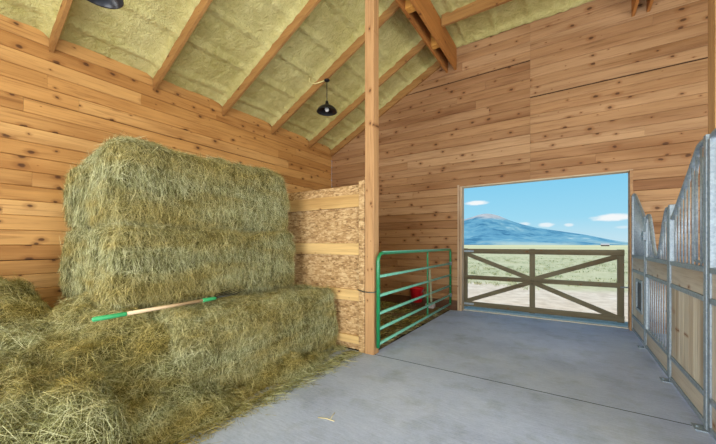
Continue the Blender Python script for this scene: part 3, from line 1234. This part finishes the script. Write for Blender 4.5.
def sstep(a, b, x):
    k = np.clip((x - a) / (b - a), 0, 1)
    return k * k * (3 - 2 * k)


def pile_h(x, y):
    edge = -2.50 + .40 * sstep(1.35, .55, y) + .07 * np.sin(y * 5.1) - .05 * sstep(2.0, 3.6, y)
    u = edge - x
    pile = .66 * (1 - np.exp(-np.maximum(u, 0) / .62))
    pile = pile * (1 - .40 * sstep(-4.5, -5.3, x))
    skirt = .13 * (1 - np.exp(-np.maximum(u, 0) / .12)) * (1 - .55 * sstep(2.0, 3.4, y))
    k = sstep(1.15, 2.0, y)
    h = pile * (1 - k) + skirt * k
    h = h + .72 * np.exp(-((x + 4.85) ** 2 / .30 + (y - .42) ** 2 / .22))
    h = h + .36 * np.exp(-((x + 3.75) ** 2 / .40 + (y - 1.28) ** 2 / .10))
    h = h + .20 * np.exp(-((x + 3.05) ** 2 / .06 + (y - 1.50) ** 2 / .08)) 
    h = h + .16 * np.exp(-((x + 2.62) ** 2 / .05 + (y - .72) ** 2 / .05))
    p = np.stack([x, y, np.zeros_like(x)], -1)
    a = sstep(-.02, .35, u)
    h = h + a * (.12 * vnoise(p * 2.7, 21) + .09 * vnoise(p * 6.0, 22) + .045 * vnoise(p * 14, 23))
    h = np.where(u < 0, -.03 + 0 * h, h * sstep(-.01, .10, u) - .015 * (1 - sstep(0, .1, u)))
    return h


def loose_pile():
    nx, ny = 120, 150
    X0, X1, Y0, Y1 = XL + .02, -2.0, -.9, 3.66
    gx, gy = np.meshgrid(np.linspace(X0, X1, nx), np.linspace(Y0, Y1, ny))
    z = pile_h(gx.ravel(), gy.ravel()).reshape(ny, nx)
    V = np.stack([gx, gy, z - .02], -1).reshape(-1, 3)
    idx = np.arange(nx * ny).reshape(ny, nx)
    keep = (z[:-1, :-1] + z[1:, 1:] + z[1:, :-1] + z[:-1, 1:]) > -.05
    Q = np.stack([idx[:-1, :-1], idx[:-1, 1:], idx[1:, 1:], idx[1:, :-1]], -1)[keep]
    parts = [(V, Q, 0)]
    m = 330000
    x = RNG.uniform(X0, X1, m)
    y = RNG.uniform(Y0, Y1, m)
    e = .02
    h = pile_h(x, y)
    gxv = (pile_h(x + e, y) - h) / e
    gyv = (pile_h(x, y + e) - h) / e
    ok = (h > .004) & ~((x < -2.95) & (y > 1.75)) & (RNG.uniform(size=m) < np.where((y > -.2), 1, .25))
    x, y, h, gxv, gyv = x[ok], y[ok], h[ok], np.clip(gxv[ok], -3, 3), np.clip(gyv[ok], -3, 3)
    m = len(x)
    nr = norm(np.stack([-gxv, -gyv, np.ones(m)], -1))
    d = RNG.normal(size=(m, 3))
    d = d - nr * np.sum(d * nr, 1, keepdims=True)
    d = norm(norm(d) + nr * RNG.uniform(-.15, .45, (m, 1)) + np.array([[.1, 0, -.25]]))
    L = RNG.uniform(.05, .19, m)
    P = np.stack([x, y, h], -1) - d * (L * .4)[:, None] + nr * RNG.uniform(-.01, .03, (m, 1))
    P[:, 2] = np.maximum(P[:, 2], .004)
    V, Q = straw_mesh(P, d, L, RNG.uniform(.0011, .0027, m), RNG.uniform(-.03, .03, m))
    V[:, 2] = np.maximum(V[:, 2], .003)
    V[:, 0] = np.maximum(V[:, 0], XL + .005)
    V[:, 1] = np.minimum(V[:, 1], 3.66)
    parts.append((V, Q, 1))
    # thin scatter of stems lying on the concrete along the edge
    m = 5200
    y = RNG.uniform(-.3, 3.62, m)
    x = -2.52 + .36 * sstep(1.35, .55, y) + np.abs(RNG.normal(size=m)) * .09
    a = RNG.uniform(0, 2 * PI, m)
    d = np.stack([np.cos(a), np.sin(a), RNG.uniform(0, .15, m)], -1)
    L = RNG.uniform(.04, .16, m)
    P = np.stack([x, y, RNG.uniform(.003, .02, m)], -1)
    V, Q = straw_mesh(P, norm(d), L, RNG.uniform(.002, .0045, m), RNG.uniform(-.012, .012, m))
    V[:, 2] = np.maximum(V[:, 2], .003)
    parts.append((V, Q, 1))
    o = np_mesh('loose_hay', parts, (M_HAY_CORE, M_HAY_LOOSE), (-3.6, 1.2, 0))
    return tag(o, 'heap of loose hay spilling over the floor in front of the bales', 'hay', None, 'stuff')


loose_pile()


def stall_litter():
    m = 14000
    x = RNG.uniform(XL + .1, -2.26, m)
    y = RNG.uniform(3.82, YB - .08, m)
    a = RNG.uniform(0, 2 * PI, m)
    d = norm(np.stack([np.cos(a), np.sin(a), RNG.uniform(-.05, .2, m)], -1))
    L = RNG.uniform(.03, .14, m)
    P = np.stack([x, y, RNG.uniform(.012, .05, m)], -1)
    keep = vnoise(P * np.array([[2.2, 2.2, 0]]), 31) > -.25
    V, Q = straw_mesh(P[keep], d[keep], L[keep], RNG.uniform(.004, .012, keep.sum()), RNG.uniform(-.01, .01, keep.sum()))
    V[:, 0] = np.clip(V[:, 0], XL + .01, -2.15)
    V[:, 1] = np.clip(V[:, 1], 3.8, YB - .04)
    o = np_mesh('stall_litter', [(V, Q, 0)], (M_HAY_LOOSE,), (-3.9, 5.5, 0))
    return tag(o, 'scattered straw litter on the bare ground behind the green gate', 'straw', None, 'stuff')


stall_litter()

# stem of hay lying alone on the concrete
mb = MB()
mb.tube([(-1.79, 2.08, .004), (-1.72, 2.10, .010), (-1.64, 2.115, .004)], .0035, 6)
mb.tube([(-1.68, 2.11, .006), (-1.70, 2.17, .012), (-1.715, 2.22, .006)], .003, 6)
M_STRAW1 = plain_mat('pale_straw', (206, 190, 140), .7)
tag(mb.build('straw', M_STRAW1, loc=(-1.71, 2.12, 0), smooth=True), 'single forked straw lying alone on the open concrete floor', 'straw')

# ------------------------------------------------------------------ pitchfork lying on the front bale
pa, pb = Vector((-3.06, .90, .915)), Vector((-3.085, 1.96, .93))
pt = (pb - pa).normalized()
r = empty('pitchfork', tuple(pa), 'hay fork with green grip and pale wooden handle lying on the front bale', 'hay fork')


def fp(s_, dx=0, dz=0):
    q = pa + pt * s_
    return (q.x + dx, q.y, q.z + dz)


mb = MB()
mb.tube([fp(.002), fp(.01), fp(.225), fp(.232)], [.012, .019, .0185, .0165], 14)
tag(mb.build('grip', M_FORK_GREEN, r, smooth=True), 'green grip')
mb = MB()
mb.tube([fp(.20), fp(.92)], .0155, 14)
tag(mb.build('handle', M_FORK_WOOD, r, smooth=True), 'pale wooden handle')
mb = MB()
mb.tube([fp(.90), fp(.905), fp(1.03), fp(1.06)], [.018, .021, .019, .010], 14)
tag(mb.build('ferrule', M_FORK_GREEN, r, smooth=True), 'green ferrule')
for k, off in enumerate((-.10, -.035, .035, .10)):
    mb = MB()
    mb.tube([fp(1.04, 0, 0), fp(1.075, off * .55, .016), fp(1.11, off * .95, .022), fp(1.22, off, .030), fp(1.36, off * .9, .055)], [.006, .006, .0055, .005, .002], 8)
    tag(mb.build('tine', M_TINE, r, smooth=True), 'dark steel tine')


# ------------------------------------------------------------------ outdoors: yard, sage plain, mountain
def plain_ground():
    m, t, b = new_mat('prairie')
    co = t.n('ShaderNodeTexCoord').outputs['Object']
    sep = t.n('ShaderNodeSeparateXYZ', {0: co})
    n1 = t.noise(co, .35, 5, .6)
    n2 = t.noise(co, 3.0, 6, .65)
    n3 = t.noise(co, 14, 4, .7)
    n5 = t.noise(t.mapping(co, (.012, .03, 1)), 1, 4, .5)
    dirt = t.ramp(n2, [(.3, lin(196, 176, 150)), (.55, lin(222, 204, 180)), (.75, lin(232, 220, 200))])
    grass = t.ramp(n2, [(.3, lin(166, 162, 118)), (.5, lin(192, 184, 142)), (.7, lin(212, 202, 164))])
    grass = t.mix(.4, grass, t.ramp(n1, [(.35, lin(176, 178, 138)), (.65, lin(216, 204, 164))]))
    far = t.ramp(n5, [(.35, lin(196, 190, 142)), (.65, lin(218, 206, 160))])
    Yv = sep.outputs[1]
    yy_ = t.math('ADD', Yv, t.math('MULTIPLY', t.math('SUBTRACT', n1, .5), 5.0))
    k = t.n('ShaderNodeMapRange', {0: yy_, 1: 12.2, 2: 14.5}, interpolation_type='SMOOTHSTEP').outputs[0]
    c = t.mix(k, dirt, grass)
    k2 = t.n('ShaderNodeMapRange', {0: Yv, 1: 30.0, 2: 140.0}).outputs[0]
    c = t.mix(k2, c, far)
    gravel = t.ramp(n3, [(.3, lin(120, 124, 112)), (.5, lin(160, 160, 146)), (.7, lin(196, 192, 176))])
    k3 = t.n('ShaderNodeMapRange', {0: t.math('ADD', Yv, t.math('MULTIPLY', n2, .6)), 1: 8.2, 2: 9.0}).outputs[0]
    c = t.mix(k3, gravel, c)
    t.set(b, 'Base Color', c)
    b.inputs['Roughness'].default_value = .95
    b.inputs['Specular IOR Level'].default_value = .1
    bump(t, b, t.math('ADD', n2, n3), .6, .05)
    return m


mb = MB()
ysg = [-60, YB + .2, 9, 12, 16, 24, 40, 70, 120, 250, 600, 1500, 3600]
xsg = [-3500, -1500, -600, -250, -100, -40, -15, -6, 0, 6, 15, 40, 100, 250, 600, 1500, 3500]


def gz(x, y):
    return -.10 - (.0009 * max(0, y - 30) if y < 600 else .51 + .0022 * (y - 600))


vs = [(x, y, gz(x, y)) for y in ysg for x in xsg]
W_ = len(xsg)
mb.add(vs, [(j * W_ + i, j * W_ + i + 1, (j + 1) * W_ + i + 1, (j + 1) * W_ + i) for j in range(len(ysg) - 1) for i in range(W_ - 1)])
structure(mb, 'ground', plain_ground())


def sage():
    m = 9000
    y = 12.5 * np.exp(RNG.uniform(0, 1, m) ** .8 * math.log(120 / 12.5))
    x = RNG.uniform(-1.1, .55, m) * (y + 4)
    keep = (vnoise(np.stack([x * .3, y * .3, 0 * x], -1), 51) > -.15)
    x, y = x[keep], y[keep]
    m = len(x)
    nb = 9
    X = np.repeat(x, nb) + RNG.normal(size=m * nb) * .10
    Y = np.repeat(y, nb) + RNG.normal(size=m * nb) * .10
    d = RNG.normal(size=(m * nb, 3)) * .5
    d[:, 2] = 1
    P = np.stack([X, Y, -.10 - .0009 * np.maximum(0, Y - 30)], -1)
    s_ = np.repeat(RNG.uniform(.04, .11, m), nb)
    V, Q = straw_mesh(P, norm(d), s_, s_ * .28, s_ * RNG.uniform(-.2, .2, m * nb))
    mt = hay_mat('sage_leaf', [(178, 182, 142), (194, 194, 150), (206, 204, 160), (220, 214, 172)], .3)
    o = np_mesh('sagebrush', [(V, Q, 0)], (mt,), (0, 20, 0))
    return tag(o, 'low sage tufts and dry grass covering the plain', 'grass', None, 'stuff')


sage()


def mountain():
    m, t, b = new_mat('hazy_forested_mountain')
    co = t.n('ShaderNodeTexCoord').outputs['Object']
    sep = t.n('ShaderNodeSeparateXYZ', {0: co})
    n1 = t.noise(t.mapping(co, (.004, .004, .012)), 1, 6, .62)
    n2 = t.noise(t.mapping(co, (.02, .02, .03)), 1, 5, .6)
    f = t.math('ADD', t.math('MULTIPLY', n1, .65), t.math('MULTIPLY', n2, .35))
    forest_haze = t.ramp(f, [(.38, lin(66, 116, 140)), (.48, lin(98, 148, 166)), (.58, lin(120, 164, 174)), (.68, lin(184, 200, 192))])  # blue distance haze is painted into the forest colours
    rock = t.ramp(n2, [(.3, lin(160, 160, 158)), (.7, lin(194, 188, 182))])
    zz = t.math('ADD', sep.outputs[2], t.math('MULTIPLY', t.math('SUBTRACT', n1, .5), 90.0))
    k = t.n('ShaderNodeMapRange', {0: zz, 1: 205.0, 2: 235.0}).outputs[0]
    c = t.mix(k, forest_haze, rock)
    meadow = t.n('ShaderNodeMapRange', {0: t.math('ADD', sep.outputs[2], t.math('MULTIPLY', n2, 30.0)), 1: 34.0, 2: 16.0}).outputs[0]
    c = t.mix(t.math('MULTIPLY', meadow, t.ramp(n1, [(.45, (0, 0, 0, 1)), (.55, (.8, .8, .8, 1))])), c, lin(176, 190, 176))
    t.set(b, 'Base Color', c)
    b.inputs['Roughness'].default_value = .95
    b.inputs['Specular IOR Level'].default_value = 0.0
    bump(t, b, n2, .5, 8.0)
    # ridge: (image column, row of the skyline) on the photo -> bearings of the real ridge, 3 km off
    sky = [(380, 228), (420, 222), (445, 220), (463, 219.5), (472, 217), (480, 214), (488, 213), (498, 215), (508, 219.5), (520, 223.5), (534, 227), (550, 229.5), (566, 232), (585, 234.5),
           (600, 237.5), (615, 240.5), (630, 242.5), (650, 244), (700, 245), (760, 245.5)]
    D = 3000.0
    xs_, zs_ = [], []
    for (px, py) in sky:
        az, el = px_dir(px, py)
        x = math.tan(az) * D
        xs_.append(x)
        zs_.append(math.tan(el) * math.hypot(x, D) + 1.5)
    nx, ny = 260, 60
    X = np.linspace(xs_[0], xs_[-1], nx)
    ridge = np.interp(X, xs_, zs_)
    k = np.ones(7) / 7
    ridge = np.convolve(np.pad(ridge, 3, 'edge'), k, 'valid')
    Vv = []
    for j in range(ny):
        s_ = j / (ny - 1)                       # 0 foot, .6 crest, 1 far foot
        y = D - 1500 + 2500 * s_
        prof = (s_ / .6) ** 1.25 if s_ <= .6 else max(0, 1 - ((s_ - .6) / .4) ** 1.5)
        p = np.stack([X * .006, np.full(nx, y * .006), np.zeros(nx)], -1)
        amp = 26 * (min(1, s_ * 2.2) * min(1, abs(s_ - .6) * 6)) * np.clip(ridge / 120, 0, 1)
        z = np.maximum(ridge, -4) * prof + amp * (vnoise(p, 71) + .5 * vnoise(p * 2.6, 72)) - 4.5 * (1 - prof)
        Vv.append(np.stack([X * (y / D if s_ <= .6 else y / D), np.full(nx, y), z], -1))
    V = np.concatenate(Vv)
    idx = np.arange(nx * ny).reshape(ny, nx)
    Q = np.stack([idx[:-1, :-1], idx[:-1, 1:], idx[1:, 1:], idx[1:, :-1]], -1).reshape(-1, 4)
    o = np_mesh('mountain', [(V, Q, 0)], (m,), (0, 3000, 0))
    o.data.polygons.foreach_set('use_smooth', [True] * len(o.data.polygons))
    return tag(o, 'bald-topped blue mountain with forested slopes beyond the plain', 'mountain')


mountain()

# distant ranch building
az, el = px_dir(605, 246)
bxp, byp = math.tan(az) * 330, 330.0
bz0 = -.10 - .0009 * 300
r = empty('ranch_house', (bxp, byp, bz0), 'tiny pale ranch building far off on the plain', 'building')
mb = MB()
mb.box(bxp - 2.6, bxp + 2.6, byp - 3, byp + 3, bz0, bz0 + 1.3)
mb.build('wall', plain_mat('house_wall', (150, 130, 118), .8), r)
mb = MB()
mb.add([(bxp - 2.8, byp - 3.4, bz0 + 1.2), (bxp + 2.8, byp - 3.4, bz0 + 1.2), (bxp + 2.8, byp, bz0 + 2.2), (bxp - 2.8, byp, bz0 + 2.2), (bxp + 2.8, byp + 3.4, bz0 + 1.2), (bxp - 2.8, byp + 3.4, bz0 + 1.2)],
       [(0, 1, 2, 3), (3, 2, 4, 5), (0, 3, 5), (1, 4, 2)])
mb.build('roof', plain_mat('house_roof', (196, 184, 176), .6), r)

for o in SC.objects:
    if '_o' in o:
        del o['_o']
